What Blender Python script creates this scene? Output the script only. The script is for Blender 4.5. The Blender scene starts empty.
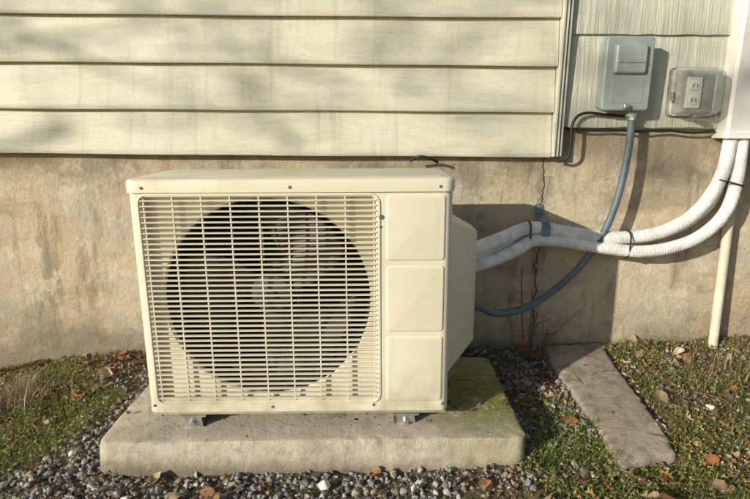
import bpy, bmesh, math, random
import numpy as np
from mathutils import Vector, Matrix, Euler
rng=np.random.default_rng(7); random.seed(7)
S=bpy.context.scene
COL=S.collection

# ------------------------------------------------------------------ nodes
class M:
    def __init__(s,name,rough=.7,metal=0,spec=.5):
        s.m=bpy.data.materials.new(name); s.m.use_nodes=True
        s.t=s.m.node_tree; s.n=s.t.nodes; s.l=s.t.links
        s.b=s.n['Principled BSDF']; s.b.inputs['Roughness'].default_value=rough
        s.b.inputs['Metallic'].default_value=metal
        s.b.inputs['Specular IOR Level'].default_value=spec
        s.tc=s.n.new('ShaderNodeTexCoord'); s.co=s.tc.outputs['Object']
        s.bumps=None
    def set(s,inp,v):
        if hasattr(v,'links'): s.l.new(v,inp)
        elif isinstance(v,(tuple,list)): 
            inp.default_value=(*v,1) if len(v)==3 and len(inp.default_value)==4 else v
        else: inp.default_value=v
    def map(s,scale,loc=(0,0,0)):
        n=s.n.new('ShaderNodeMapping'); s.l.new(s.co,n.inputs[0]); n.inputs['Scale'].default_value=scale; n.inputs['Location'].default_value=loc
        return n.outputs[0]
    def noise(s,scale,detail=5,rough=.55,co=None,dist=0,loc=None):
        n=s.n.new('ShaderNodeTexNoise'); s.l.new(co or (s.map((1,1,1),loc) if loc else s.co),n.inputs['Vector'])
        n.inputs['Scale'].default_value=scale; n.inputs['Detail'].default_value=min(detail,5); n.inputs['Roughness'].default_value=rough; n.inputs['Distortion'].default_value=dist
        return n.outputs['Fac']
    def vor(s,scale,feature='F1',co=None,out='Distance'):
        n=s.n.new('ShaderNodeTexVoronoi'); n.feature=feature; s.l.new(co or s.co,n.inputs['Vector']); n.inputs['Scale'].default_value=scale
        return n.outputs[out]
    def rng(s,v,a,b,c=0,d=1):
        n=s.n.new('ShaderNodeMapRange'); s.set(n.inputs[0],v)
        for i,k in enumerate((a,b,c,d)): n.inputs[i+1].default_value=k
        return n.outputs[0]
    def math(s,op,a,b=0,c=0):
        n=s.n.new('ShaderNodeMath'); n.operation=op; s.set(n.inputs[0],a); s.set(n.inputs[1],b); s.set(n.inputs[2],c)
        return n.outputs[0]
    def mix(s,f,a,b,mode='MIX'):
        n=s.n.new('ShaderNodeMix'); n.data_type='RGBA'; n.blend_type=mode
        s.set(n.inputs[0],f); s.set(n.inputs[6],a); s.set(n.inputs[7],b); return n.outputs[2]
    def sep(s):
        n=s.n.new('ShaderNodeSeparateXYZ'); s.l.new(s.co,n.inputs[0]); return n.outputs
    def attr(s,name='Col'):
        n=s.n.new('ShaderNodeAttribute'); n.attribute_name=name; return n.outputs['Color']
    def bump(s,h,strength=.3,dist=.01):
        n=s.n.new('ShaderNodeBump'); s.l.new(h,n.inputs['Height']); n.inputs['Strength'].default_value=strength; n.inputs['Distance'].default_value=dist
        if s.bumps: s.l.new(s.bumps,n.inputs['Normal'])
        s.bumps=n.outputs[0]; s.l.new(s.bumps,s.b.inputs['Normal'])
    def color(s,c): s.set(s.b.inputs['Base Color'],c); return s
    def roughness(s,c): s.set(s.b.inputs['Roughness'],c)

def simple(name,c,rough=.5,metal=0,var=.12,scale=25,bump=.05,bscale=250,spec=.5):
    m=M(name,rough,metal,spec); d=tuple(x*(1-var*2) for x in c); e=tuple(min(1,x*(1+var)) for x in c)
    m.color(m.mix(m.rng(m.noise(scale),.3,.7),d,e)); m.bump(m.noise(bscale,2),bump,.004)
    return m.m

# ------------------------------------------------------------------ mesh helpers
def link(o,parent=None):
    COL.objects.link(o)
    if parent: o.parent=parent
    return o
def empty(name,loc=(0,0,0),rot=(0,0,0)):
    e=bpy.data.objects.new(name,None); e.empty_display_size=.1; e.location=loc; e.rotation_euler=rot; COL.objects.link(e); return e
def mk(name,verts,faces,mat,parent=None,smooth=False,auto=None):
    me=bpy.data.meshes.new(name); me.from_pydata([tuple(v) for v in verts],[],faces); me.validate()
    bm=bmesh.new(); bm.from_mesh(me); bmesh.ops.recalc_face_normals(bm,faces=bm.faces); bm.to_mesh(me); bm.free()
    if smooth: me.shade_smooth()
    if auto: me.set_sharp_from_angle(angle=math.radians(auto))
    me.materials.append(mat)
    return link(bpy.data.objects.new(name,me),parent)
def loft(name,loops,mat,parent=None,cap0=True,cap1=True,closed=True,smooth=True,auto=35):
    n=len(loops[0]); V=[p for L in loops for p in L]; F=[]
    for i in range(len(loops)-1):
        for j in range(n if closed else n-1):
            k=(j+1)%n; F.append((i*n+j,i*n+k,(i+1)*n+k,(i+1)*n+j))
    if cap0: F.append(tuple(range(n)))
    if cap1: F.append(tuple((len(loops)-1)*n+j for j in range(n)))
    return mk(name,V,F,mat,parent,smooth,auto)
def rr(x0,x1,y0,y1,r,n=6,ins=0):
    x0+=ins;x1-=ins;y0+=ins;y1-=ins;r=max(r-ins,.0005); P=[]
    for cx,cy,a0 in ((x1-r,y0+r,-90),(x1-r,y1-r,0),(x0+r,y1-r,90),(x0+r,y0+r,180)):
        for i in range(n+1):
            a=math.radians(a0+90*i/n); P.append((cx+r*math.cos(a),cy+r*math.sin(a)))
    return P
def XZ(P,y): return [(a,y,b) for a,b in P]
def XY(P,z): return [(a,b,z) for a,b in P]
def box(name,x0,x1,y0,y1,z0,z1,mat,parent=None,bev=.002,seg=2):
    bm=bmesh.new(); bmesh.ops.create_cube(bm,size=1)
    for v in bm.verts: v.co=((x0+x1)/2+v.co.x*(x1-x0),(y0+y1)/2+v.co.y*(y1-y0),(z0+z1)/2+v.co.z*(z1-z0))
    if bev: bmesh.ops.bevel(bm,geom=list(bm.edges),offset=bev,segments=seg,affect='EDGES',profile=.5)
    me=bpy.data.meshes.new(name); bm.to_mesh(me); bm.free(); me.materials.append(mat)
    if bev: me.shade_smooth(); me.set_sharp_from_angle(angle=math.radians(50))
    return link(bpy.data.objects.new(name,me),parent)
def cr(pts,k=10):
    P=[Vector(p) for p in pts]; P=[P[0]*2-P[1]]+P+[P[-1]*2-P[-2]]; out=[]
    for i in range(1,len(P)-2):
        for j in range(k):
            t=j/k; a,b,c,d=P[i-1:i+3]
            out.append(.5*((2*b)+(c-a)*t+(2*a-5*b+4*c-d)*t*t+(3*b-a-3*c+d)*t**3))
    out.append(P[-2]); return out
def tube(name,pts,r,mat,parent=None,n=14,k=10,spline=True,rib=0,ribp=.006):
    if spline:
        if rib:
            L=sum((Vector(pts[i+1])-Vector(pts[i])).length for i in range(len(pts)-1)); k=max(8,int(L/(len(pts)-1)/(ribp/4)))
        Q=cr(pts,k)
    else: Q=[Vector(p) for p in pts]
    T=[(Q[min(i+1,len(Q)-1)]-Q[max(i-1,0)]).normalized() for i in range(len(Q))]
    u=T[0].orthogonal().normalized(); loops=[]; s=0
    for i,q in enumerate(Q):
        if i: s+=(Q[i]-Q[i-1]).length
        u=(u-T[i]*u.dot(T[i])).normalized(); w=T[i].cross(u)
        rad=r[i*len(r)//len(Q)] if isinstance(r,(list,tuple)) else r
        rad+=rib*math.sin(s/ribp*2*math.pi) if rib else 0
        loops.append([tuple(q+u*rad*math.cos(2*math.pi*j/n)+w*rad*math.sin(2*math.pi*j/n)) for j in range(n)])
    return loft(name,loops,mat,parent,auto=60)
def cyl(name,c,r,d,axis,mat,parent=None,n=20,bev=.0):
    c=Vector(c); ax=Vector(axis).normalized(); u=ax.orthogonal().normalized(); w=ax.cross(u)
    def ring(rad,h): return [tuple(c+ax*h+(u*math.cos(2*math.pi*j/n)+w*math.sin(2*math.pi*j/n))*rad) for j in range(n)]
    L=[ring(r,-d/2),ring(r,d/2-bev)]
    if bev: L.append(ring(r-bev,d/2))
    return loft(name,L,mat,parent)
def tris(name,V,F,C,mat,parent=None,smooth=False):
    me=bpy.data.meshes.new(name); V=np.asarray(V,np.float32); F=np.asarray(F,np.int32)
    me.vertices.add(len(V)); me.vertices.foreach_set('co',V.ravel())
    me.loops.add(F.size); me.loops.foreach_set('vertex_index',F.ravel())
    me.polygons.add(len(F)); me.polygons.foreach_set('loop_start',np.arange(0,F.size,F.shape[1],dtype=np.int32))
    me.update(calc_edges=True)
    if C is not None:
        a=me.color_attributes.new('Col','FLOAT_COLOR','POINT'); c=np.ones((len(V),4),np.float32); c[:,:3]=C; a.data.foreach_set('color',c.ravel())
    if smooth: me.shade_smooth()
    me.materials.append(mat); me.validate()
    return link(bpy.data.objects.new(name,me),parent)
def instance(T,F,pos,R,sc,col):
    N=len(pos); n=T.shape[-2]
    P=(T[None] if T.ndim==2 else T)*sc[:,None,:]
    P=np.einsum('nij,nkj->nki',R,P)+pos[:,None,:]
    FF=(F[None]+(np.arange(N)*n)[:,None,None]).reshape(-1,F.shape[1])
    return P.reshape(-1,3),FF,np.repeat(col,n,axis=0)
def rots(N,tilt=math.pi):
    a=rng.uniform(0,2*math.pi,N); b=rng.uniform(-tilt,tilt,N); c=rng.uniform(-tilt,tilt,N)
    ca,sa,cb,sb,cc,sc=np.cos(a),np.sin(a),np.cos(b),np.sin(b),np.cos(c),np.sin(c)
    Z=np.zeros((N,3,3));Z[:,0,0]=ca;Z[:,0,1]=-sa;Z[:,1,0]=sa;Z[:,1,1]=ca;Z[:,2,2]=1
    X=np.zeros((N,3,3));X[:,0,0]=1;X[:,1,1]=cb;X[:,1,2]=-sb;X[:,2,1]=sb;X[:,2,2]=cb
    Y=np.zeros((N,3,3));Y[:,1,1]=1;Y[:,0,0]=cc;Y[:,0,2]=sc;Y[:,2,0]=-sc;Y[:,2,2]=cc
    return Z@X@Y
def vnoise(x,y,s,seed=0):
    x=np.asarray(x)*s; y=np.asarray(y)*s; xi=np.floor(x).astype(np.int64); yi=np.floor(y).astype(np.int64); fx=x-xi; fy=y-yi
    fx=fx*fx*(3-2*fx); fy=fy*fy*(3-2*fy)
    def h(a,b):
        v=np.sin(a*127.1+b*311.7+seed*74.7)*43758.5453; return v-np.floor(v)
    return (h(xi,yi)*(1-fx)+h(xi+1,yi)*fx)*(1-fy)+(h(xi,yi+1)*(1-fx)+h(xi+1,yi+1)*fx)*fy
def ground_base(x,y):
    w=np.interp(x,[-1.45,-.94,.41,1.4],[-.03,.03,.06,.12]); f=np.interp(x,[-.72,.4,1.2],[-.008,.032,.05])
    t=np.clip((y-1.25)/.7,0,1); return f*(1-t)+w*t
def gh(x,y):
    x=np.asarray(x,float); y=np.asarray(y,float)
    near=np.clip(1-(np.hypot(x,y-1.5)-3)/3,0,1)
    h=ground_base(x,y)+((vnoise(x,y,5,1)-.5)*.022+(vnoise(x,y,17,2)-.5)*.012+(vnoise(x,y,50,3)-.5)*.006)*near
    return h-.012

# ------------------------------------------------------------------ materials
def unit_paint():
    m=M('cream_enamel',.4)
    c=m.mix(m.rng(m.noise(3.5,5),.3,.7),(.655,.61,.475),(.71,.665,.53))
    c=m.mix(m.rng(m.noise(30,8,.7),.55,.8,0,.35),c,(.48,.42,.30))
    z=m.sep()[2]; d=m.math('MULTIPLY',m.rng(z,.14,.0),m.rng(m.noise(18,6),.35,.65))
    c=m.mix(m.math('MULTIPLY',d,.6),c,(.33,.28,.19))
    run=m.rng(m.noise(7,5,.7,co=m.map((5,5,.35))),.56,.72,0,.28); c=m.mix(run,c,(.42,.37,.26))
    m.color(c); m.bump(m.noise(450,2),.04,.002); m.bump(m.noise(5,2),.06,.01)
    return m.m
cream=unit_paint()
dark=simple('dark_interior',(.018,.018,.018),.7)
fanplastic=simple('grey_fan_plastic',(.06,.06,.058),.55,var=.45,scale=14)
steel=simple('galvanised_steel',(.62,.62,.60),.32,.9,var=.2,scale=40)
screwm=simple('screw_steel',(.30,.28,.25),.4,.8)
def coilmat():
    m=M('condenser_coil',.6,.4); w=m.n.new('ShaderNodeTexWave'); m.l.new(m.co,w.inputs[0]); w.inputs['Scale'].default_value=80; w.bands_direction='Z'
    m.color(m.mix(w.outputs['Fac'],(.015,.015,.015),(.05,.046,.042))); return m.m
coil=coilmat()

def siding_mat(name,a,b,grain):
    m=M(name,.5); c=m.mix(m.rng(m.noise(1.6,5),.3,.7),a,b)
    st=m.noise(6,5,.65,co=m.map((1,1,4.5)) if grain=='x' else m.map((9,1,.7)))
    c=m.mix(m.rng(st,.45,.72,0,.45),c,tuple(k*.64 for k in a))
    run=m.noise(5,5,.65,co=m.map((6,1,.5),(3,2,1)))
    c=m.mix(m.rng(run,.53,.74,0,.42),c,(.30,.29,.20))
    c=m.mix(m.rng(m.noise(160,4,.7),.54,.70,0,.5),c,(.29,.27,.19))
    m.color(c)
    if grain=='x': m.bump(m.noise(7,5,.6,co=m.map((1,1,14))),.3,.01); m.bump(m.noise(260,3),.15,.002)
    else: m.bump(m.noise(40,5,.65,co=m.map((4,1,.18)),dist=.4),.9,.006)
    return m.m
siding_m=siding_mat('siding_vinyl',(.565,.555,.425),(.655,.64,.51),'x')
shake_m=siding_mat('shake_shingle_paint',(.46,.485,.39),(.55,.57,.47),'z')
trim_m=simple('trim_paint',(.55,.565,.475),.5,var=.08)

def concrete_wall():
    m=M('foundation_concrete',.9,spec=.25); X=m.sep()
    c=m.mix(m.rng(m.noise(1.7,5,.6),.40,.60),(.55,.425,.265),(.62,.525,.375))
    c=m.mix(m.rng(m.noise(4.5,5,.72,loc=(4,2,7)),.44,.60,0,.85),c,(.48,.44,.355))
    c=m.mix(m.rng(m.noise(3.4,5,.7,co=m.map((.8,1,2.2),(1,5,2))),.50,.64,0,.72),c,(.31,.26,.18))
    c=m.mix(m.rng(m.noise(4,5,.72,co=m.map((3.0,1,.5),(8,1,2))),.53,.66,0,.7),c,(.215,.18,.125))
    c=m.mix(m.rng(m.noise(11,5,.75,loc=(1,9,3)),.53,.63,0,.6),c,(.72,.63,.48))
    h=m.math('ADD',X[2],m.rng(m.noise(7,5,.75),.25,.75,-.12,.12))
    c=m.mix(m.rng(h,.26,.04,0,.8),c,(.19,.17,.125))
    c=m.mix(m.math('MULTIPLY',m.rng(h,.16,.04,0,1),m.rng(m.noise(14,5,.75,loc=(6,1,2)),.48,.6,0,.5)),c,(.15,.17,.06))
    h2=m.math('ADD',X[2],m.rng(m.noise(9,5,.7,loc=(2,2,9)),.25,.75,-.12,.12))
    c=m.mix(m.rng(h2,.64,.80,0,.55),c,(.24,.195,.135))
    c=m.mix(m.rng(m.noise(120,4,.75),.40,.65,0,.5),c,m.mix(.5,c,(.12,.09,.06)))
    c=m.mix(m.rng(m.noise(380,3,.7),.58,.70,0,.55),c,(.70,.62,.48))
    pits=m.rng(m.vor(70),.0,.11,1,0); pm=m.math('MULTIPLY',pits,m.rng(m.noise(6),.45,.55))
    c=m.mix(m.math('MULTIPLY',pm,.75),c,(.10,.08,.055))
    w=m.math('ADD',X[0],m.rng(m.noise(9,5,.75,co=m.map((.01,.01,1))),0,1,-.035,.035))
    d=m.math('ABSOLUTE',m.math('SUBTRACT',w,.600))
    crk=m.math('MULTIPLY',m.rng(d,.0010,.0026,1,0),m.rng(X[2],.86,.87,1,0))
    halo=m.math('MULTIPLY',m.rng(d,.0,.03,.45,0),m.rng(m.noise(25),.35,.6))
    c=m.mix(halo,c,(.16,.12,.08)); c=m.mix(m.math('MULTIPLY',crk,.95),c,(.02,.016,.012))
    m.color(c)
    m.bump(m.noise(3.5,4,.6),.4,.03); m.bump(m.noise(55,5,.8),.8,.008)
    n=m.n.new('ShaderNodeBump'); n.invert=True; m.l.new(m.math('ADD',pm,m.math('MULTIPLY',crk,2)),n.inputs['Height']); n.inputs['Strength'].default_value=.8; n.inputs['Distance'].default_value=.005; m.l.new(m.bumps,n.inputs['Normal']); m.l.new(n.outputs[0],m.b.inputs['Normal'])
    return m.m
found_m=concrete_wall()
def slab_mat(name,a,b,algae):
    m=M(name,.92,spec=.2); X=m.sep()
    c=m.mix(m.rng(m.noise(6,5,.65),.38,.62),a,b)
    c=m.mix(m.rng(m.noise(30,5,.75),.48,.66,0,.6),c,tuple(k*.55 for k in a))
    c=m.mix(m.rng(m.noise(330,3,.7),.56,.66,0,.7),c,(.66,.61,.52))
    c=m.mix(m.rng(m.vor(140),.0,.2,.65,0),c,(.12,.10,.08))
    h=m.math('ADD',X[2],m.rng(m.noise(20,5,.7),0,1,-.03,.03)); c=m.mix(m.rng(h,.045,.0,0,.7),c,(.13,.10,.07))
    if algae:
        dx=m.math('SUBTRACT',X[0],.32); dy=m.math('SUBTRACT',X[1],1.52)
        d=m.math('SQRT',m.math('ADD',m.math('MULTIPLY',dx,dx),m.math('MULTIPLY',dy,dy)))
        g=m.math('MULTIPLY',m.rng(d,.12,.31,1,0),m.rng(m.noise(22,5,.7),.30,.5)); c=m.mix(m.math('MULTIPLY',g,.9),c,m.mix(m.rng(m.noise(60,4,.7),.35,.65),(.13,.13,.03),(.33,.31,.05)))
        c=m.mix(m.math('MULTIPLY',m.rng(m.noise(9,5,.7,loc=(5,5,1)),.54,.68),.28),c,(.24,.23,.12))
    else: c=m.mix(m.rng(m.noise(13,5,.75,loc=(2,8,1)),.48,.62,0,.65),c,(.19,.15,.10))
    m.color(c); m.bump(m.noise(14,5,.6),.4,.015); m.bump(m.noise(110,5,.8),1.0,.005)
    return m.m
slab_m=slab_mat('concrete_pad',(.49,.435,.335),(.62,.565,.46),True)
paver_m=slab_mat('paver_concrete',(.41,.345,.26),(.51,.44,.345),False)
def attr_mat(name,rough=.85,bs=150,bst=.4,trans=0,spec=.3):
    m=M(name,rough,spec=spec); c=m.attr(); c=m.mix(m.rng(m.noise(bs*.6,4,.7),.3,.7,0,.6),c,m.mix(1,c,(.45,.42,.4),'MULTIPLY'))
    m.color(c)
    if bst: m.bump(m.noise(bs,3,.7),bst,.003)
    if trans:
        t=m.n.new('ShaderNodeBsdfTranslucent'); m.l.new(c,t.inputs[0]); x=m.n.new('ShaderNodeMixShader'); x.inputs[0].default_value=trans
        m.l.new(m.b.outputs[0],x.inputs[1]); m.l.new(t.outputs[0],x.inputs[2]); m.l.new(x.outputs[0],m.n['Material Output'].inputs[0])
    return m.m
stone_m=attr_mat('gravel_stone',.85,180,.5)
leaf_m=attr_mat('dry_leaf',.7,90,.4,.25)
grass_m=attr_mat('grass_blade',.55,60,0,.35)
def soil():
    m=M('soil',.95,spec=.15)
    c=m.mix(m.rng(m.noise(5,5,.7),.3,.7),(.13,.10,.065),(.24,.19,.13))
    c=m.mix(m.rng(m.noise(70,5,.75),.42,.68,0,.8),c,(.065,.048,.033))
    c=m.mix(m.rng(m.noise(11,5,.7,loc=(3,1,0)),.50,.64,0,.6),c,(.15,.18,.04))
    c=m.mix(m.rng(m.noise(260,4,.7),.60,.70,0,.6),c,(.40,.34,.25))
    m.color(c); m.bump(m.noise(30,5,.75),.8,.03); m.bump(m.noise(180,4,.75),.8,.006); return m.m
soil_m=soil()

# ------------------------------------------------------------------ ground
def axis(lo,hi,a,b,step):
    c=np.arange(a,b,step); L=-np.geomspace(step*2,abs(lo-a),26)[::-1]+a; R=np.geomspace(step*2,hi-b,26)+c[-1]; return np.concatenate([L,c,R])
gx=axis(-150,150,-2.2,2.4,.02); gy=axis(-150,150,.5,2.3,.02)
GX,GY=np.meshgrid(gx,gy); GZ=gh(GX,GY)
nx,ny=len(gx),len(gy); idx=np.arange(nx*ny).reshape(ny,nx)
F=np.stack([idx[:-1,:-1],idx[:-1,1:],idx[1:,1:],idx[1:,:-1]],-1).reshape(-1,4)
tris('ground',np.stack([GX,GY,GZ],-1).reshape(-1,3),F,None,soil_m,smooth=True)

# ------------------------------------------------------------------ house
house=empty('house')
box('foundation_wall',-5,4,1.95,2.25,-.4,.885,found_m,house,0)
box('upper_wall_core',-5,4,1.935,2.25,.8855,3.0,trim_m,house,0)
V=[];Fq=[]; ex=.1515; z0=.784; xs=np.linspace(-5,.607,60)
for k in range(15):
    zb=z0+ex*k
    prof=[(1.949,zb+.012),(1.934,zb+.002),(1.9095,zb),(1.907,zb+.004),(1.9085,zb+.02),(1.922,zb+ex*.6),(1.930,zb+ex+.008)]
    b=len(V)
    wv=[.0016*math.sin(x*3.1+k*1.7)+.0010*math.sin(x*9.7+k*2.9) for x in xs]
    for i,x in enumerate(xs):
        for (y,z) in prof: V.append((x,y+wv[i]*(1 if z<zb+ex*.9 else .2),z+wv[i]*.6))
    n=len(prof)
    for i in range(len(xs)-1):
        for j in range(n-1): Fq.append((b+i*n+j,b+(i+1)*n+j,b+(i+1)*n+j+1,b+i*n+j+1))
mk('lap_siding',V,Fq,siding_m,house,True,40)
V=[];Fq=[]; xs=np.linspace(.645,4,700)
for k,(zb,zt) in enumerate([(.888,1.20),(1.19,1.50),(1.49,1.80),(1.79,2.1),(2.09,2.4),(2.39,2.7),(2.69,3.0)]):
    b=len(V); nr=6
    for i,x in enumerate(xs):
        g=(vnoise(x,k*3.1,90,5)-.5)*.0022+(vnoise(x,k*3.1,28,6)-.5)*.0018
        e=(vnoise(x,k*2.3,22,8)-.5)*.006
        for (y,z) in [(1.935,zb+e),(1.919+g,zb+e),(1.917+g,zb+.004+e),(1.921+g,zb+.1),(1.926+g,zb+.2),(1.931,zt+.01)]: V.append((x,float(y),float(z)))
    for i in range(len(xs)-1):
        for j in range(nr-1): Fq.append((b+i*nr+j,b+(i+1)*nr+j,b+(i+1)*nr+j+1,b+i*nr+j+1))
mk('shake_siding',V,Fq,shake_m,house,True,50)
box('corner_trim',.609,.618,1.893,1.9345,.787,3,trim_m,house,.0015)
box('corner_trim_face',.6185,.643,1.899,1.9345,.787,3,trim_m,house,.003)
box('trim_groove',.6295,.6325,1.8965,1.8985,.787,3,dark,house,0)
box('roof_eave',-5.2,4.2,1.6,2.3,3.0,3.08,trim_m,house,.004)

# ------------------------------------------------------------------ concrete pad
def slabobj(name,x0,x1,y0,y1,zt,zb,tilt,r,mat,jit=.004,quad=None,ed=1.0,chipk=.02,ty=0):
    P=rr(x0,x1,y0,y1,r,8); D=[]
    for i in range(len(P)):
        a=P[i];b=P[(i+1)%len(P)]; L=math.dist(a,b); k=max(1,int(L/.009))
        for t in range(k): D.append((a[0]+(b[0]-a[0])*t/k,a[1]+(b[1]-a[1])*t/k))
    cx,cy=(x0+x1)/2,(y0+y1)/2; loops=[]
    for q,(z,ins) in enumerate([(zb,-.006),(zb+(zt-zb)*.4,-.004),(zt-.024,-.002),(zt-.010,-.001),(zt-.004*ed,.0015*ed),(zt-.001,.005*ed),(zt,.012*ed),(zt+.0005,.03),(zt+.0005,.08)]):
        L=[]
        for (x,y) in D:
            dx,dy=x-cx,y-cy; sx=1-ins/((x1-x0)/2); sy=1-ins/((y1-y0)/2)
            X,Y=cx+dx*sx,cy+dy*sy
            if quad: X,Y=quad(X,Y)
            s=X+Y*1.3
            e=float((vnoise(s,z*8,14,11)-.5)*jit*1.6+(vnoise(s,z*30,70,12)-.5)*jit*.9)
            chip=max(0,float(vnoise(s,.3,33,13))-.72)*chipk*(1 if 3<=q<=6 else 0)
            L.append((X+e*np.sign(dx)*.7,Y+e*np.sign(dy)-chip*np.sign(dy),z+(X-cx)*tilt+(Y-cy)*ty+float(vnoise(X,Y,9,4)-.5)*jit*.8-chip*.5))
        loops.append(L)
    return loft(name,loops,mat,None,auto=38)
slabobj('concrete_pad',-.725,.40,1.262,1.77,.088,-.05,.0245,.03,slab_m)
def pq(X,Y):
    t=(Y-1.2)/.75; return X+(-.035+.03*t)+(X-.76)*(.0+.28*t)+float(vnoise(Y,X*.5,7,77)-.5)*.010,Y+(X-.76)*.35*(1-t)+float(vnoise(X,1.,12,78)-.5)*.03*(1-t)
slabobj('stone_paver',.67,.84,1.25,1.93,.066,-.05,.03,.012,paver_m,.006,quad=pq,ty=.06)

# ------------------------------------------------------------------ condenser unit
U=empty('air_conditioner_condenser',(-.606,1.33,.127),(0,math.radians(-.75),math.radians(.4))); U.scale=(1.009,1,1)
W_,D_,H_=.80,.30,.60
def sidewall(name,mir):
    r=.022; prof=[(0,D_),(0,r)]+[(r-r*math.cos(math.radians(a)),r-r*math.sin(math.radians(a))) for a in range(10,91,10)]
    inn=[(.004,D_)]+[(.004,r)]+[(r-(r-.004)*math.cos(math.radians(a)),r-(r-.004)*math.sin(math.radians(a))) for a in range(10,91,10)]
    P=prof+inn[::-1]
    if mir: P=[(W_-x,y) for x,y in P]
    return loft(name,[XY(P,0),XY(P,H_)],cream,U)
sidewall('side_panel_l',0); sidewall('side_panel_r',1)
gx0,gx1,gz0,gz1=.030,.612,.030,.583
O=rr(.022,W_-.022,0,H_,.0005,6); I=rr(gx0,gx1,gz0,gz1,.014,6)
I2=rr(gx0,gx1,gz0,gz1,.014,6,.003)
loft('front_panel',[XZ(O,.0035),XZ(O,0),XZ(I,0),XZ(rr(gx0,gx1,gz0,gz1,.014,6,.001),.002),XZ(I2,.005),XZ(I2,.022)],cream,U,cap0=False,cap1=False,auto=40)
Lp=[XZ(rr(gx0,gx1,gz0,gz1,.02,6,-.009),.0005),XZ(rr(gx0,gx1,gz0,gz1,.02,6,-.0075),-.0028),XZ(rr(gx0,gx1,gz0,gz1,.016,6,-.003),-.0032),XZ(rr(gx0,gx1,gz0,gz1,.015,6,-.0012),.0005)]
loft('grille_border',Lp,cream,U,cap0=False,cap1=False)
cx,cz,R=.328,.3085,.2705
ang=list(np.linspace(0,2*math.pi,97)[:-1]); rect=[]; 
x0,x1,z0_,z1=gx0+.003,gx1-.003,gz0+.003,gz1-.003
for a in ang:
    dx,dz=math.cos(a),math.sin(a); t=min((x1-cx)/dx if dx>1e-9 else 9,(x0-cx)/dx if dx<-1e-9 else 9,(z1-cz)/dz if dz>1e-9 else 9,(z0_-cz)/dz if dz<-1e-9 else 9)
    rect.append([cx+dx*t,cz+dz*t])
for cxr,czr in ((x0,z0_),(x0,z1),(x1,z0_),(x1,z1)):
    j=min(range(96),key=lambda i:math.dist(rect[i],(cxr,czr))); rect[j]=[cxr,czr]
circ=lambda r:[(cx+r*math.cos(a),cz+r*math.sin(a)) for a in ang]
loft('fan_orifice_plate',[XZ(rect,.022),XZ(circ(R),.022),XZ(circ(R-.003),.025),XZ(circ(R-.005),.032)],cream,U,cap0=False,cap1=False)
loft('fan_shroud',[XZ(circ(R-.005),.0325),XZ(circ(R-.008),.11)],dark,U,cap0=False,cap1=False)
def boxes(name,B,mat,parent,bev=0):
    V=[];Fq=[]
    for (a,b,c,d,e,f) in B:
        k=len(V); m=(d-c)*.35; h=(f-e)*.28
        pr=[(c,e+h),(c,f-h),(c+m,f),(d,f),(d,e),(c+m,e)]
        for x in (a,b):
            for y,z in pr: V.append((x,y,z))
        for j in range(6): Fq.append((k+j,k+(j+1)%6,k+6+(j+1)%6,k+6+j))
        Fq+= [tuple(k+j for j in range(6)),tuple(k+6+j for j in range(6))]
    return mk(name,V,Fq,mat,parent)
n=40; B=[]
for i in range(n):
    z=gz0+.010+(gz1-gz0-.020)*i/(n-1); B.append((gx0+.001,gx1-.001,-.0035,.0055,z-.0021,z+.0021))
boxes('grille_slats',B,cream,U)
V=[];Fq=[]
for i in range(9):
    x=gx0+.008+(gx1-gx0-.016)*i/8; k=len(V)
    for xx in (x-.0015,x+.0015):
        for y,z in ((.002,gz0+.001),(.012,gz0+.001),(.012,gz1-.001),(.002,gz1-.001)): V.append((xx,y,z))
    Fq+=[(k,k+1,k+2,k+3),(k+4,k+5,k+6,k+7),(k,k+1,k+5,k+4),(k+1,k+2,k+6,k+5),(k+2,k+3,k+7,k+6),(k+3,k,k+4,k+7)]
mk('grille_ribs',V,Fq,cream,U)
for b in range(3):
    V=[];Fq=[];nr,na=12,14; a0=math.radians(120*b+38)
    for i in range(nr+1):
        t=i/nr; r=.05+t*(.245-.05); span=math.radians(62+30*t-10*t*t); sweep=math.radians(34*t)
        for j in range(na+1):
            s=j/na; rr_=r*(1-.10*t*(abs(s-.45)**2)*2.2); a=a0+sweep+span*(s-.5)
            y=.120+.075*(s-.5)*(.75+.5*t)-.014*math.sin(math.pi*s)
            V.append((cx+rr_*math.cos(a),y,cz+rr_*math.sin(a)))
    for i in range(nr):
        for j in range(na): k=i*(na+1)+j; Fq.append((k,k+1,k+na+2,k+na+1))
    o=mk('fan_blade_%d'%(b+1),V,Fq,fanplastic,U,True); md=o.modifiers.new('t','SOLIDIFY'); md.thickness=.004
def ring(r,y,n=32): return [(cx+r*math.cos(2*math.pi*j/n),y,cz+r*math.sin(2*math.pi*j/n)) for j in range(n)]
loft('fan_hub',[ring(.056,.15),ring(.056,.082),ring(.050,.075),ring(.03,.072),ring(.014,.070),ring(.012,.06)],fanplastic,U)
loft('fan_motor',[ring(.065,.23),ring(.065,.17),ring(.055,.16)],simple('motor_metal',(.25,.24,.22),.5,.6),U)
box('motor_bracket_l',.27,.285,.22,.235,.01,.59,steel,U); box('motor_bracket_r',.375,.39,.22,.235,.01,.59,steel,U)
box('condenser_coil_back',.006,.70,.262,.285,.01,.585,coil,U,0)
box('partition',.625,.630,.03,.26,.01,.59,dark,U,0)
box('inner_liner',.0055,.009,.03,.26,.01,.59,dark,U,0)
B=[]
for i in range(18): z=.02+i*.033; B.append((.002,.70,.292,.297,z-.0015,z+.0015))
boxes('rear_guard',B,cream,U)
box('rear_panel',.70,.795,.288,.298,.002,.598,cream,U)
box('base_pan',.004,.796,.008,.296,-.013,-.0008,simple('base_pan_metal',(.33,.30,.24),.6),U,.002)
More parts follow.
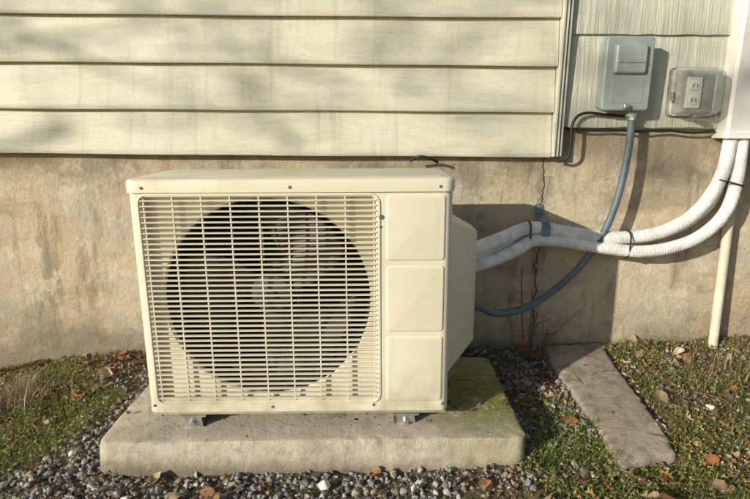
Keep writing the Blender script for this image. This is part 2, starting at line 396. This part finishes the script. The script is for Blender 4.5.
for i,(a,b) in enumerate(((.417,.586),(.226,.405),(.028,.214))):
    Q=lambda ins,y:XZ(rr(.634,.782,a,b,.010,6,ins),y)
    loft('embossed_panel_%d'%(i+1),[Q(0,.0006),Q(.0012,-.0012),Q(.0035,-.0026),Q(.006,-.003)],cream,U,cap0=False)
LQ=lambda ins,z:XY(rr(-.005,W_+.005,-.007,D_+.008,.028,8,ins),z)
loft('lid',[LQ(.004,.592),LQ(.0,.5935),LQ(0,.617),LQ(.0015,.622),LQ(.005,.6255),LQ(.011,.627),LQ(.03,.627),LQ(.036,.6295)],cream,U,auto=45)
for i,(x,z,y) in enumerate([(.04,.606,-.008),(.766,.606,-.008),(.40,.606,-.008),(.016,.02,-.001),(.60,.018,-.001),(.784,.02,-.001),(.62,.505,-.001),(.33,.014,-.001)]):
    cyl('screw_%d'%(i+1),(x,y,z),.0036,.004,(0,-1,0),screwm,U,14,.001)
cyl('badge',(.622,-.002,.53),.006,.003,(0,-1,0),screwm,U,18,.001)
V=[(.797,.035,.085),(.797,.035,.515),(.900,.20,.455),(.900,.20,.12),(.797,.288,.085),(.797,.288,.515),(.900,.288,.455),(.900,.288,.12)]
bm=bmesh.new(); vs=[bm.verts.new(v) for v in V]
for f in ((0,1,2,3),(4,5,6,7),(0,1,5,4),(1,2,6,5),(2,3,7,6),(3,0,4,7)): bm.faces.new([vs[i] for i in f])
bmesh.ops.recalc_face_normals(bm,faces=bm.faces); bmesh.ops.bevel(bm,geom=list(bm.edges),offset=.004,segments=3,affect='EDGES',profile=.5)
me=bpy.data.meshes.new('valve_cover'); bm.to_mesh(me); bm.free(); me.shade_smooth(); me.set_sharp_from_angle(angle=math.radians(22)); me.materials.append(cream); link(bpy.data.objects.new('valve_cover',me),U)
for i,(x,drop) in enumerate(((.113,.052),(.688,.046))):
    P=[(x-.035,-.0135),(x+.035,-.0135),(x+.035,-.018),(x+.022,-.020),(x+.026,-drop+.005),(x+.042,-drop+.003),(x+.042,-drop),(x-.042,-drop),(x-.042,-drop+.003),(x-.026,-drop+.005),(x-.022,-.020),(x-.035,-.018)]
    loft('foot_bracket_%d'%(i+1),[XZ(P,.006),XZ(P,.285)],steel,U,auto=20)
    cyl('foot_bolt_%d'%(i+1),(x,.001,-.034),.008,.012,(0,-1,0),steel,U,6,.001)
    box('foot_lip_%d'%(i+1),x-.036,x+.036,-.018,.005,-drop,-drop+.004,steel,U,.001)

# ------------------------------------------------------------------ disconnect box
boxm=simple('grey_box_enamel',(.30,.34,.33),.4,.0,var=.1,scale=14)
DB=empty('electrical_disconnect_box',(.041,0,0)); DB.scale=(.96,1,1)
Q=lambda x0,x1,z0,z1,r,ins,y:XZ(rr(x0,x1,z0,z1,r,6,ins),y)
loft('enclosure',[Q(.738,.886,.950,1.166,.008,0,1.93),Q(.738,.886,.950,1.166,.008,0,1.868),Q(.738,.886,.950,1.166,.008,.003,1.865)],boxm,DB)
loft('cover_door',[Q(.731,.893,.942,1.174,.012,0,1.8745),Q(.731,.893,.942,1.174,.012,0,1.853),Q(.731,.893,.942,1.174,.012,.004,1.849)],boxm,DB)
loft('raised_pocket',[Q(.757,.868,1.056,1.150,.010,0,1.8495),Q(.757,.868,1.056,1.150,.010,.003,1.838),Q(.757,.868,1.056,1.150,.010,.008,1.834)],boxm,DB)
loft('handle_recess',[Q(.765,.860,1.090,1.104,.005,0,1.8345),Q(.765,.860,1.090,1.104,.005,.002,1.8305)],boxm,DB)
loft('lower_emboss',[Q(.757,.868,.965,1.040,.010,0,1.8495),Q(.757,.868,.965,1.040,.010,.0015,1.8475)],boxm,DB)
box('door_hasp',.803,.823,1.834,1.850,.946,.962,steel,DB,.002)
cyl('conduit_hub',(.855,1.885,.937),.020,.026,(0,0,-1),boxm,DB,20,.002)
cyl('conduit_nut',(.855,1.885,.918),.017,.016,(0,0,-1),steel,DB,8,.002)
box('mount_ear',.80,.825,1.925,1.933,1.166,1.186,boxm,DB,.002)
condm=simple('grey_conduit_pvc',(.115,.155,.18),.45,var=.12,scale=30)
tube('flexible_conduit',[(.862,1.885,.925),(.864,1.882,.86),(.853,1.872,.75),(.829,1.865,.62),(.785,1.86,.50),(.715,1.85,.40),(.61,1.82,.315),(.50,1.77,.275),(.40,1.69,.29),(.33,1.62,.335),(.27,1.59,.36)],.0125,condm,None,n=14,rib=.0006,ribp=.006)

# ------------------------------------------------------------------ outlet with clear bubble cover
OC=empty('outdoor_outlet_cover')
plm=simple('outlet_plate_plastic',(.20,.20,.18),.5,var=.25)
whp=simple('outlet_white_plastic',(.55,.55,.50),.35,var=.15)
loft('back_plate',[Q(.992,1.150,.925,1.085,.012,0,1.925),Q(.992,1.150,.925,1.085,.012,0,1.910),Q(.992,1.150,.925,1.085,.012,.003,1.907)],plm,OC)
loft('receptacle',[Q(1.046,1.096,.952,1.056,.006,0,1.908),Q(1.046,1.096,.952,1.056,.006,.002,1.899)],whp,OC)
for k,z in enumerate((.980,1.027)):
    loft('socket_%d'%(k+1),[Q(1.055,1.087,z-.016,z+.016,.012,0,1.8995),Q(1.055,1.087,z-.016,z+.016,.012,.001,1.896)],whp,OC)
    box('slot_a_%d'%k,1.063,1.0655,1.8945,1.8965,z-.006,z+.006,dark,OC,0); box('slot_b_%d'%k,1.076,1.0785,1.8945,1.8965,z-.006,z+.006,dark,OC,0)
def clear(a=.22,b=.10):
    m=M('clear_polycarbonate',.07); m.color((.80,.82,.78)); t=m.n.new('ShaderNodeBsdfTransparent'); t.inputs[0].default_value=(.90,.92,.89,1)
    x=m.n.new('ShaderNodeMixShader'); lw=m.n.new('ShaderNodeLayerWeight'); lw.inputs[0].default_value=.3
    m.l.new(m.math('ADD',m.math('MULTIPLY',lw.outputs['Facing'],.85),m.rng(m.noise(28,5,.75),.45,.7,.02,.13)),x.inputs[0]); m.l.new(t.outputs[0],x.inputs[1]); m.l.new(m.b.outputs[0],x.inputs[2]); m.l.new(x.outputs[0],m.n['Material Output'].inputs[0])
    return m.m
clr=clear()
loft('clear_hood',[Q(1.000,1.142,.932,1.078,.014,0,1.9065),Q(1.000,1.142,.932,1.078,.014,.001,1.864),Q(1.000,1.142,.932,1.078,.016,.008,1.842),Q(1.000,1.142,.932,1.078,.020,.020,1.828),Q(1.000,1.142,.932,1.078,.03,.030,1.824),Q(1.000,1.142,.932,1.078,.036,.034,1.824)],clr,OC,cap0=False,auto=50)
loft('hood_rim',[Q(.996,1.146,.928,1.082,.016,0,1.9068),Q(.996,1.146,.928,1.082,.016,0,1.899),Q(.996,1.146,.928,1.082,.014,.0045,1.899),Q(.996,1.146,.928,1.082,.014,.0045,1.9066)],whp,OC,cap0=False,cap1=False)
cyl('hood_hinge',(1.150,1.895,1.005),.006,.14,(0,0,1),plm,OC,12); cyl('hood_latch',(.992,1.885,.99),.006,.03,(0,0,1),plm,OC,12)
box('hood_tab',1.055,1.085,1.850,1.885,.920,.931,plm,OC,.002)

# ------------------------------------------------------------------ line set duct, lines, drain pipe
whitem=simple('white_vinyl',(.77,.76,.71),.4,var=.05,scale=8)
linem=simple('white_line_insulation',(.77,.76,.73),.6,var=.13,scale=22,bump=.7,bscale=130)
blackm=simple('black_plastic',(.015,.015,.015),.5)
LD=empty('line_set_cover_duct')
P=[(1.178,1.934),(1.178,1.872),(1.186,1.862),(1.272,1.862),(1.280,1.872),(1.280,1.934)]
loft('duct_body',[XY(P,.862),XY(P,3.0)],whitem,LD,auto=20)
P2=[(1.173,1.936),(1.173,1.868),(1.183,1.857),(1.275,1.857),(1.285,1.868),(1.285,1.936)]
loft('duct_coupling',[XY(P2,.855),XY(P2,.875)],whitem,LD,auto=20)
LS=empty('insulated_refrigerant_lines')
LA=[(1.215,1.897,.90),(1.213,1.893,.85),(1.198,1.885,.74),(1.155,1.880,.645),(1.09,1.877,.575),(.99,1.874,.527),(.86,1.872,.510),(.72,1.872,.520),(.60,1.868,.540),(.52,1.84,.545),(.44,1.76,.535),(.36,1.66,.53),(.27,1.58,.52)]
LB=[(1.252,1.897,.90),(1.252,1.89,.82),(1.246,1.88,.70),(1.215,1.868,.60),(1.145,1.862,.525),(1.05,1.858,.482),(.93,1.856,.464),(.78,1.858,.478),(.65,1.860,.497),(.55,1.845,.502),(.47,1.76,.488),(.38,1.67,.478),(.27,1.59,.468)]
tube('suction_line',LA,.0225,linem,LS,n=18,rib=.0005,ribp=.009)
tube('liquid_line',LB,.0215,linem,LS,n=18,rib=.0006,ribp=.009)
tube('liquid_line_b',[(1.232,1.905,.90),(1.232,1.915,.80),(1.222,1.92,.70),(1.185,1.92,.61),(1.10,1.92,.54),(.98,1.92,.497),(.86,1.92,.487),(.72,1.92,.50),(.6,1.912,.515),(.5,1.85,.515),(.4,1.72,.505),(.28,1.60,.495)],.015,linem,LS,n=14)
def zip_(name,c,t,rz,ry):
    c=Vector(c); t=Vector(t).normalized(); u=Vector((0,1,0)); w=t.cross(u).normalized(); n=28
    P=[c+w*rz*math.copysign(abs(math.sin(a))**.7,math.sin(a))+u*ry*math.copysign(abs(math.cos(a))**.7,math.cos(a)) for a in [2*math.pi*j/n for j in range(n+1)]]
    tube(name,P,.0028,blackm,LS,n=6,spline=False)
zip_('cable_tie_1',(1.222,1.88,.705),(.25,0,1),.047,.030)
zip_('cable_tie_2',(.885,1.866,.488),(1,0,.0),.047,.030)
zip_('cable_tie_3',(.53,1.842,.523),(.7,.5,0),.046,.030)
clampm=simple('blue_grey_strap',(.16,.24,.30),.4,.5)
PC=empty('pipe_clamp')
P=[(.592,1.9485,.615),(.592,1.945,.585),(.592,1.905,.570),(.590,1.862,.5675),(.590,1.840,.550),(.590,1.838,.52)]
loft('strap',[[(x-.014,y,z),(x+.014,y,z),(x+.014,y-.003,z+.001),(x-.014,y-.003,z+.001)] for x,y,z in P],clampm,PC,auto=60)
cyl('strap_screw',(.592,1.943,.605),.005,.006,(0,-1,0),steel,PC,10)
DP=empty('drain_pipe')
tube('pipe_run',[(1.262,1.915,.80),(1.262,1.912,.60),(1.263,1.905,.35),(1.264,1.895,.05)],.0165,simple('cream_pvc',(.64,.60,.47),.45,var=.08),DP)
CB=empty('black_wall_cable')
tube('loop',[(.640,1.925,.770),(.655,1.905,.775),(.668,1.895,.80),(.668,1.893,.85),(.668,1.893,.895),(.685,1.893,.925),(.72,1.895,.935),(.78,1.90,.93),(.845,1.905,.925)],.0048,blackm,CB,n=8)
tube('run',[(.650,1.93,.885),(.72,1.915,.879),(.80,1.913,.882),(.90,1.913,.874),(.99,1.913,.880),(1.08,1.913,.872),(1.17,1.915,.876)],.004,blackm,CB,n=8)
tube('stub',[(.12,1.90,.770),(.15,1.88,.785),(.19,1.88,.778),(.215,1.90,.765)],.005,blackm,CB,n=8)

# ------------------------------------------------------------------ gravel
bm=bmesh.new(); bmesh.ops.create_icosphere(bm,subdivisions=2,radius=1); bm.verts.ensure_lookup_table()
T=np.array([v.co[:] for v in bm.verts]); TF=np.array([[v.index for v in f.verts] for f in bm.faces]); bm.free()
def inpad(x,y,m=0): return (x>-.735-m)&(x<.41+m)&(y>1.255-m)&(y<1.78+m)
def pavc(y): return .735+.04*(y-1.2)/.75
def inpav(x,y,m=0):
    t=(y-1.2)/.75; return (abs(x-pavc(y)-.003)<(.085+.028*t)+m+(vnoise(x,y,14,91)-.5)*.03)&(y>1.24-m)
def gmask(x,y):
    m=np.zeros_like(x)
    m=np.maximum(m,((x>-.98)&(x<.48)&(y<1.28))*1.0)
    m=np.maximum(m,((x>-.90)&(x<-.7)&(y<1.95))*np.clip(1.0-(y-1.3)*1.4,.15,1))
    m=np.maximum(m,((x>.38)&(x<.66)&(y>1.2))*.7)
    m=np.maximum(m,((y>1.72))*.2)
    m=np.maximum(m,.08)
    n=vnoise(x,y,7,21)*.6+vnoise(x,y,19,22)*.4
    return m*np.clip((n-.27)*3.4,.08,1)
def scatter(N,fn,x0=-1.6,x1=1.6,y0=.8,y1=1.94):
    x=rng.uniform(x0,x1,N); y=rng.uniform(y0,y1,N); k=rng.uniform(0,1,N)<fn(x,y); return x[k],y[k]
SB=np.array([[.31,.31,.30],[.41,.40,.37],[.21,.21,.215],[.44,.40,.33],[.31,.25,.18],[.60,.57,.52],[.26,.265,.27]])
def stones(name,x,y,smin,smax,w=(.25,.2,.18,.14,.1,.05,.08),hf=gh,boost=1,up=.6):
    N=len(x); s=smin+(smax-smin)*rng.uniform(0,1,N)**2.4
    P=np.repeat(T[None],N,0)*(1+rng.normal(0,.10,(N,42,1)))
    for _ in range(6):
        d=rng.normal(0,1,(N,3)); d/=np.linalg.norm(d,axis=1)[:,None]; lim=rng.uniform(.35,.75,N)
        pr=np.einsum('nkj,nj->nk',P,d); ov=np.clip(pr-lim[:,None],0,None); P-=ov[:,:,None]*d[:,None,:]
    sc=np.stack([s,s*rng.uniform(.6,1,N),s*rng.uniform(.45,.85,N)],1)*1.15
    c=SB[rng.choice(7,N,p=np.array(w)/sum(w))]*rng.uniform(.65,1.25,(N,1))*boost
    pos=np.stack([x,y,hf(x,y)+s*rng.uniform(-.1,up,N)],1)
    V,F,C=instance(P,TF,pos,rots(N,.9),sc,c); return tris(name,V,F,C,stone_m)
x,y=scatter(42000,lambda x,y:gmask(x,y)*(~inpad(x,y,-.005))*(~inpav(x,y,-.005)))
stones('gravel',x,y,.0028,.0115)
padz=lambda x,y:.0885+(np.asarray(x)+.1625)*.0245
x,y=scatter(2600,lambda x,y:inpad(x,y,-.03)*(.03+.5*(y>1.33)*(vnoise(x,y,11,95)>.5)))
stones('grit_on_pad',x,y,.001,.0045,hf=padz,up=.3)
x=np.array([-.45,-.43,-.12,.28,.33,-.83,.55,1.02,-.6,.1,1.1]);y=np.array([1.21,1.205,1.19,1.2,1.16,1.33,1.2,1.5,1.15,1.17,1.3])
stones('white_stone_chips',x,y,.006,.016,w=(0,0,0,0,0,1,0),boost=1.3,hf=lambda x,y:gh(x,y)+.008)
# ------------------------------------------------------------------ leaves
ns=9; ts=np.linspace(0,1,ns)
def leafT(lobed):
    w=np.sin(math.pi*ts**.8)*.34
    if lobed: w*=1+.35*np.sin(ts*math.pi*7)
    w[0]=.015; w[-1]=.0
    V=[];F=[]
    for i,t in enumerate(ts): V+= [(t-.5,-w[i],0),(t-.5,-w[i]*.5,0),(t-.5,0,0),(t-.5,w[i]*.5,0),(t-.5,w[i],0)]
    for i in range(ns-1):
        for j in range(4): k=i*5+j; F+=[(k,k+1,k+6),(k,k+6,k+5)]
    return np.array(V,float),np.array(F)
L1,LF=leafT(True); L2,_=leafT(False)
def leaves(name,x,y,smin,smax,pal,zoff=.006,tilt=.6,hf=gh):
    N=len(x); Tm=np.where(rng.uniform(0,1,(N,1,1))<.5,L1[None],L2[None]).copy()
    a=rng.uniform(-1.2,1.8,(N,1)); b=rng.uniform(-.5,1.6,(N,1)); tw=rng.uniform(-1,1,(N,1))
    Tm[:,:,2]=a*Tm[:,:,0]**2+b*Tm[:,:,1]**2*1.8+tw*Tm[:,:,0]*Tm[:,:,1]+rng.normal(0,.015,(N,45))
    s=rng.uniform(smin,smax,N); sc=np.stack([s]*3,1)
    c=pal[rng.integers(0,len(pal),N)]*rng.uniform(.7,1.3,(N,1))
    pos=np.stack([x,y,hf(x,y)+zoff+rng.uniform(0,.008,N)],1)
    V,F,C=instance(Tm,LF,pos,rots(N,tilt),sc,c); return tris(name,V,F,C,leaf_m,smooth=True)
pal=np.array([[.38,.22,.10],[.46,.31,.17],[.26,.15,.08],[.54,.42,.27],[.42,.18,.075],[.60,.50,.36],[.32,.24,.155]])
def lmask(x,y):
    m=.17+.9*((y>1.62)&(x<-.72))+.5*((x>.40)&(x<.62)&(y>1.5))+.45*((x>.85))+.45*((x>.45)&(y<1.22))+.3*(x<-.9)+.17*(y<1.24)
    return m*np.clip((vnoise(x,y,6,31)-.3)*2.2,.04,1)
x,y=scatter(1500,lambda x,y:lmask(x,y)*(~inpad(x,y,.01))*(~inpav(x,y,-.05)))
leaves('leaf_litter',x,y,.02,.06,pal)
x,y=scatter(30000,lambda x,y:(lmask(x,y)*.9+.12)*(~inpad(x,y,.0))*(~inpav(x,y,-.02)))
leaves('leaf_fragments',x,y,.004,.017,pal,.004,1.2)
x,y=scatter(3800,lambda x,y:inpad(x,y,-.02)*(.03+.7*(y>1.34)*(vnoise(x,y,9,96)>.4)))
leaves('debris_on_pad',x,y,.004,.018,pal*.5,.001,.5,hf=padz)
x,y=scatter(1600,lambda x,y:1.0*inpav(x,y,-.01)*(.15+.6*(vnoise(x,y,9,98)>.6)))
leaves('debris_on_paver',x,y,.003,.013,pal*.7,.0,.4,hf=lambda x,y:.0685+(x-.76)*.03+(y-1.59)*.06)
# ------------------------------------------------------------------ grass and moss
def blades(name,x,y,l0,l1,w0,w1,pal,lean=.6,hf=gh,flat=0):
    N=len(x); l=rng.uniform(l0,l1,N); w=rng.uniform(w0,w1,N); a=rng.uniform(0,2*math.pi,N); ln=np.abs(rng.normal(lean,.35,N))+flat
    dx,dy=np.cos(a),np.sin(a); px,py=-dy,dx; z=hf(x,y)-.002
    def pt(t,bend,sw):
        th=ln*bend; r=l*t*np.sin(th); h=l*t*np.cos(np.minimum(th,1.52)); return np.stack([x+dx*r+px*w*sw,y+dy*r+py*w*sw,z+np.maximum(h,.001)],1)
    P=np.stack([pt(0,0,-.5),pt(0,0,.5),pt(.5,.6,-.45),pt(.5,.6,.45),pt(.8,.9,-.25),pt(.8,.9,.25),pt(1,1.15,0)],1)
    F=np.array([(0,1,3),(0,3,2),(2,3,5),(2,5,4),(4,5,6)])
    FF=(F[None]+(np.arange(N)*7)[:,None,None]).reshape(-1,3)
    c=pal[rng.integers(0,len(pal),N)]*rng.uniform(.7,1.3,(N,1)); C=np.repeat(c,7,0)
    return tris(name,P.reshape(-1,3),FF,C,grass_m)
gp=np.array([[.17,.26,.05],[.24,.34,.075],[.30,.40,.11],[.12,.19,.04],[.40,.42,.14]])
dp=np.array([[.56,.46,.30],[.64,.56,.39],[.44,.34,.20],[.34,.25,.15]])
def left(x,y): return np.clip((-.86-(y<1.3)*.03-x+(vnoise(x,y,8,41)-.5)*.3)*9,0,1)
def right(x,y): return np.clip((x-.34+(vnoise(x,y,8,42)-.5)*.3)*8,0,1)
def grassm(x,y):
    p=vnoise(x,y,5,43)*.6+vnoise(x,y,15,44)*.4
    m=left(x,y)*np.clip((p-.30)*4,0.06,1)*np.where(y>1.7,.4,1)
    fr=np.clip((1.38-y+(vnoise(x,y,7,45)-.5)*.25)*8,0,1); m=np.maximum(m,right(x,y)*fr*np.clip((p-.18)*4,.12,1))
    m=np.maximum(m,(x>.86)*np.clip((p-.36)*5,.04,1)*.9)
    m=np.maximum(m,((x>.42)&(x<.68)&(y<1.7))*np.clip((p-.40)*4,0,.8))
    m=np.maximum(m,(y<1.10)*np.clip((p-.50)*5,0,.7))
    return np.maximum(m,.02)*(~inpad(x,y,.0))*(~inpav(x,y,-.005))
x,y=scatter(90000,grassm); blades('grass',x,y,.010,.034,.0012,.0027,gp,.85)
def drym(x,y):
    p=vnoise(x,y,4,53)*.5+vnoise(x,y,13,54)*.5
    m=left(x,y)*np.clip((p-.38)*4,.1,1)+(x>.84)*np.clip((p-.32)*3,.12,1)*.8+right(x,y)*.15+(y<1.2)*.04
    return np.clip(m,.025,1)*(~inpad(x,y,.0))*(~inpav(x,y,-.01))
x,y=scatter(22000,drym); blades('dry_grass',x,y,.015,.06,.001,.0022,dp,1.15,flat=.3)
cx_=np.concatenate([rng.normal(-1.17,.06,500),rng.normal(-1.32,.05,350),rng.normal(1.2,.1,200)]); cy_=np.concatenate([rng.normal(1.66,.05,500),rng.normal(1.55,.05,350),rng.normal(1.72,.06,200)])
blades('straw_tuft',cx_,cy_,.04,.11,.0012,.0028,dp,.9)
def moss(name,x,y,pal,s0,s1,h):
    N=len(x); Tq=np.array([(-.5,0,0),(0,-.38,.05),(.5,0,0),(0,.38,.05),(0,0,-.03)]); F=np.array([(0,1,4),(1,2,4),(2,3,4),(3,0,4)])
    s=rng.uniform(s0,s1,N); c=pal[rng.integers(0,len(pal),N)]*rng.uniform(.6,1.3,(N,1))
    pos=np.stack([x,y,gh(x,y)+rng.uniform(0,1,N)**1.5*h],1)
    V,Fx,C=instance(Tq,F,pos,rots(N,.7),np.stack([s]*3,1),c); return tris(name,V,Fx,C,grass_m)
mp=np.array([[.38,.46,.06],[.48,.52,.09],[.27,.37,.06],[.19,.27,.05],[.52,.52,.15]])
def mossm(x,y):
    p=vnoise(x,y,6,63)*.55+vnoise(x,y,17,64)*.45
    m=left(x,y)*np.clip((p-.32)*6,0,1)
    m=np.maximum(m,(x>.86)*np.clip((p-.42)*7,0,1)); m=np.maximum(m,right(x,y)*(y<1.38)*np.clip((p-.36)*5,0,1))
    m=np.maximum(m,((x>.42)&(x<.66))*np.clip((p-.5)*5,0,.7))
    return m*(~inpad(x,y,.0))*(~inpav(x,y,-.015))
x,y=scatter(170000,mossm); moss('moss',x,y,mp,.003,.0085,.016)
# ------------------------------------------------------------------ dry weed by the wall
brownm=simple('dry_stem',(.16,.10,.065),.8)
DW=empty('dry_weed')
def stem(i,base,tip,r,sub):
    b=Vector(base);t=Vector(tip); m=(b+t)/2+Vector((random.uniform(-.015,.015),random.uniform(-.01,.01),.01))
    tube('stem_%d'%i,[b,m,t],[r,r*.9,r*.7,r*.5],brownm,DW,n=5,k=5)
    for q in range(sub):
        f=random.uniform(.3,.95); p=b.lerp(t,f); d=Vector((random.uniform(-1,1),random.uniform(-.8,.0),random.uniform(.1,1))).normalized()*random.uniform(.03,.1)
        tube('twig_%d_%d'%(i,q),[p,p+d*.5+Vector((0,0,.006)),p+d],r*.4,brownm,DW,n=4,k=3)
for i,(b,t,r,s) in enumerate([((.555,1.87,.04),(.52,1.86,.40),.003,7),((.56,1.87,.04),(.585,1.84,.25),.0035,6),((.565,1.88,.04),(.56,1.86,.33),.0025,5),((.60,1.85,.05),(.62,1.82,.17),.004,6),((.58,1.86,.05),(.72,1.80,.27),.002,4),((.55,1.84,.05),(.49,1.80,.14),.002,4),((.62,1.84,.04),(.60,1.80,.13),.004,3)]): stem(i,b,t,r,s)
TW=empty('fallen_twigs')
for i in range(60):
    x=random.uniform(-1.35,1.35); y=random.choice([random.uniform(1.0,1.24),random.uniform(1.3,1.9)])
    if inpad(np.array(x),np.array(y),.03) : y=random.uniform(1.02,1.2)
    a=random.uniform(0,6.28); L=random.uniform(.03,.12); z=float(gh(x,y))+.012
    d=Vector((math.cos(a),math.sin(a),random.uniform(-.05,.15)))*L
    p=Vector((x,y,z)); tube('twig_%d'%i,[p,p+d*.5+Vector((0,0,.006)),p+d],random.uniform(.0008,.002),brownm,TW,n=5,k=3)

# ------------------------------------------------------------------ leafless garden tree toward the sun (casts the dappled shade)
sund=Vector((1.18,1.0,-.47)).normalized()
bark=simple('bark',(.16,.12,.09),.9,var=.3,bump=.8,bscale=40)
TV=[];TFc=[];LP=[]
random.seed(21)
def limb(p,d,L,r,depth):
    k=6 if depth else 10; q=p.copy(); n=7 if depth<2 else 4; base=len(TV)
    for i in range(k+1):
        rad=r*(1-.5*i/k); u=d.orthogonal().normalized(); w=d.cross(u)
        for j in range(n): TV.append(tuple(q+(u*math.cos(6.283*j/n)+w*math.sin(6.283*j/n))*rad))
        if depth>=3: LP.append(tuple(q))
        if i<k:
            for j in range(n): TFc.append((base+i*n+j,base+i*n+(j+1)%n,base+(i+1)*n+(j+1)%n,base+(i+1)*n+j))
            q=q+d*(L/k); d=(d+Vector((random.gauss(0,.07),random.gauss(0,.07),random.gauss(.01,.04)))).normalized()
            if depth==0:
                if i>=5:
                    for _ in range(2): limb(q.copy(),Vector((random.uniform(-.2,1),random.uniform(-.9,.4),random.uniform(.05,.30))).normalized(),random.uniform(1.6,2.8),rad*.42,1)
            elif depth<4 and i>=1 and random.random()<.72:
                e=(d+Vector((random.gauss(0,.6),random.gauss(0,.6),random.gauss(.15,.22)))).normalized(); limb(q.copy(),e,L*random.uniform(.3,.5),rad*.5,depth+1)
limb(Vector((-8.6,-3.4,-.1)),Vector((.0,.0,1)),5.4,.13,0)
TR=empty('garden_tree')
mk('branches',TV,TFc,bark,TR,True)
LP=np.array(LP); sel=LP[rng.uniform(0,1,len(LP))<.20]; N=len(sel)
Tq=np.array([(-.5,0,0),(0,-.3,.05),(.5,0,0),(0,.3,.05),(0,0,-.03)]); Fq_=np.array([(0,1,4),(1,2,4),(2,3,4),(3,0,4)])
V,Fx,C=instance(Tq,Fq_,sel+rng.normal(0,.03,(N,3)),rots(N,1.4),np.stack([rng.uniform(.04,.09,N)]*3,1),pal[rng.integers(0,7,N)]); tris('remaining_leaves',V,Fx,C,leaf_m,TR)

# ------------------------------------------------------------------ light, world, camera
L=bpy.data.lights.new('sun','SUN'); L.energy=5.0; L.angle=math.radians(.5); L.color=(1,.93,.79)
so=bpy.data.objects.new('sun',L); so.rotation_euler=sund.to_track_quat('-Z','Y').to_euler(); so.location=(-5,-4,4); COL.objects.link(so)
w=bpy.data.worlds.new('World'); S.world=w; w.use_nodes=True; nt=w.node_tree
sk=nt.nodes.new('ShaderNodeTexSky'); sk.sky_type='NISHITA'; sk.sun_disc=False
sk.sun_elevation=math.asin(-sund.z); sk.sun_rotation=math.atan2(-sund.x,-sund.y)
nt.links.new(sk.outputs[0],nt.nodes['Background'].inputs[0]); nt.nodes['Background'].inputs[1].default_value=.105
cam=bpy.data.cameras.new('camera'); cam.sensor_width=36; cam.lens=36*542/750; cam.clip_end=1000; cam.clip_start=.02
co=bpy.data.objects.new('camera',cam); COL.objects.link(co)
co.matrix_world=Matrix.Translation((0,0,.885))@Matrix.Rotation(math.radians(90-12.8),4,'X')@Matrix.Rotation(math.radians(.46),4,'Z')
S.camera=co
S.view_settings.view_transform='Standard'; S.view_settings.look='None'; S.view_settings.exposure=0
print('tree verts',len(TV),N)
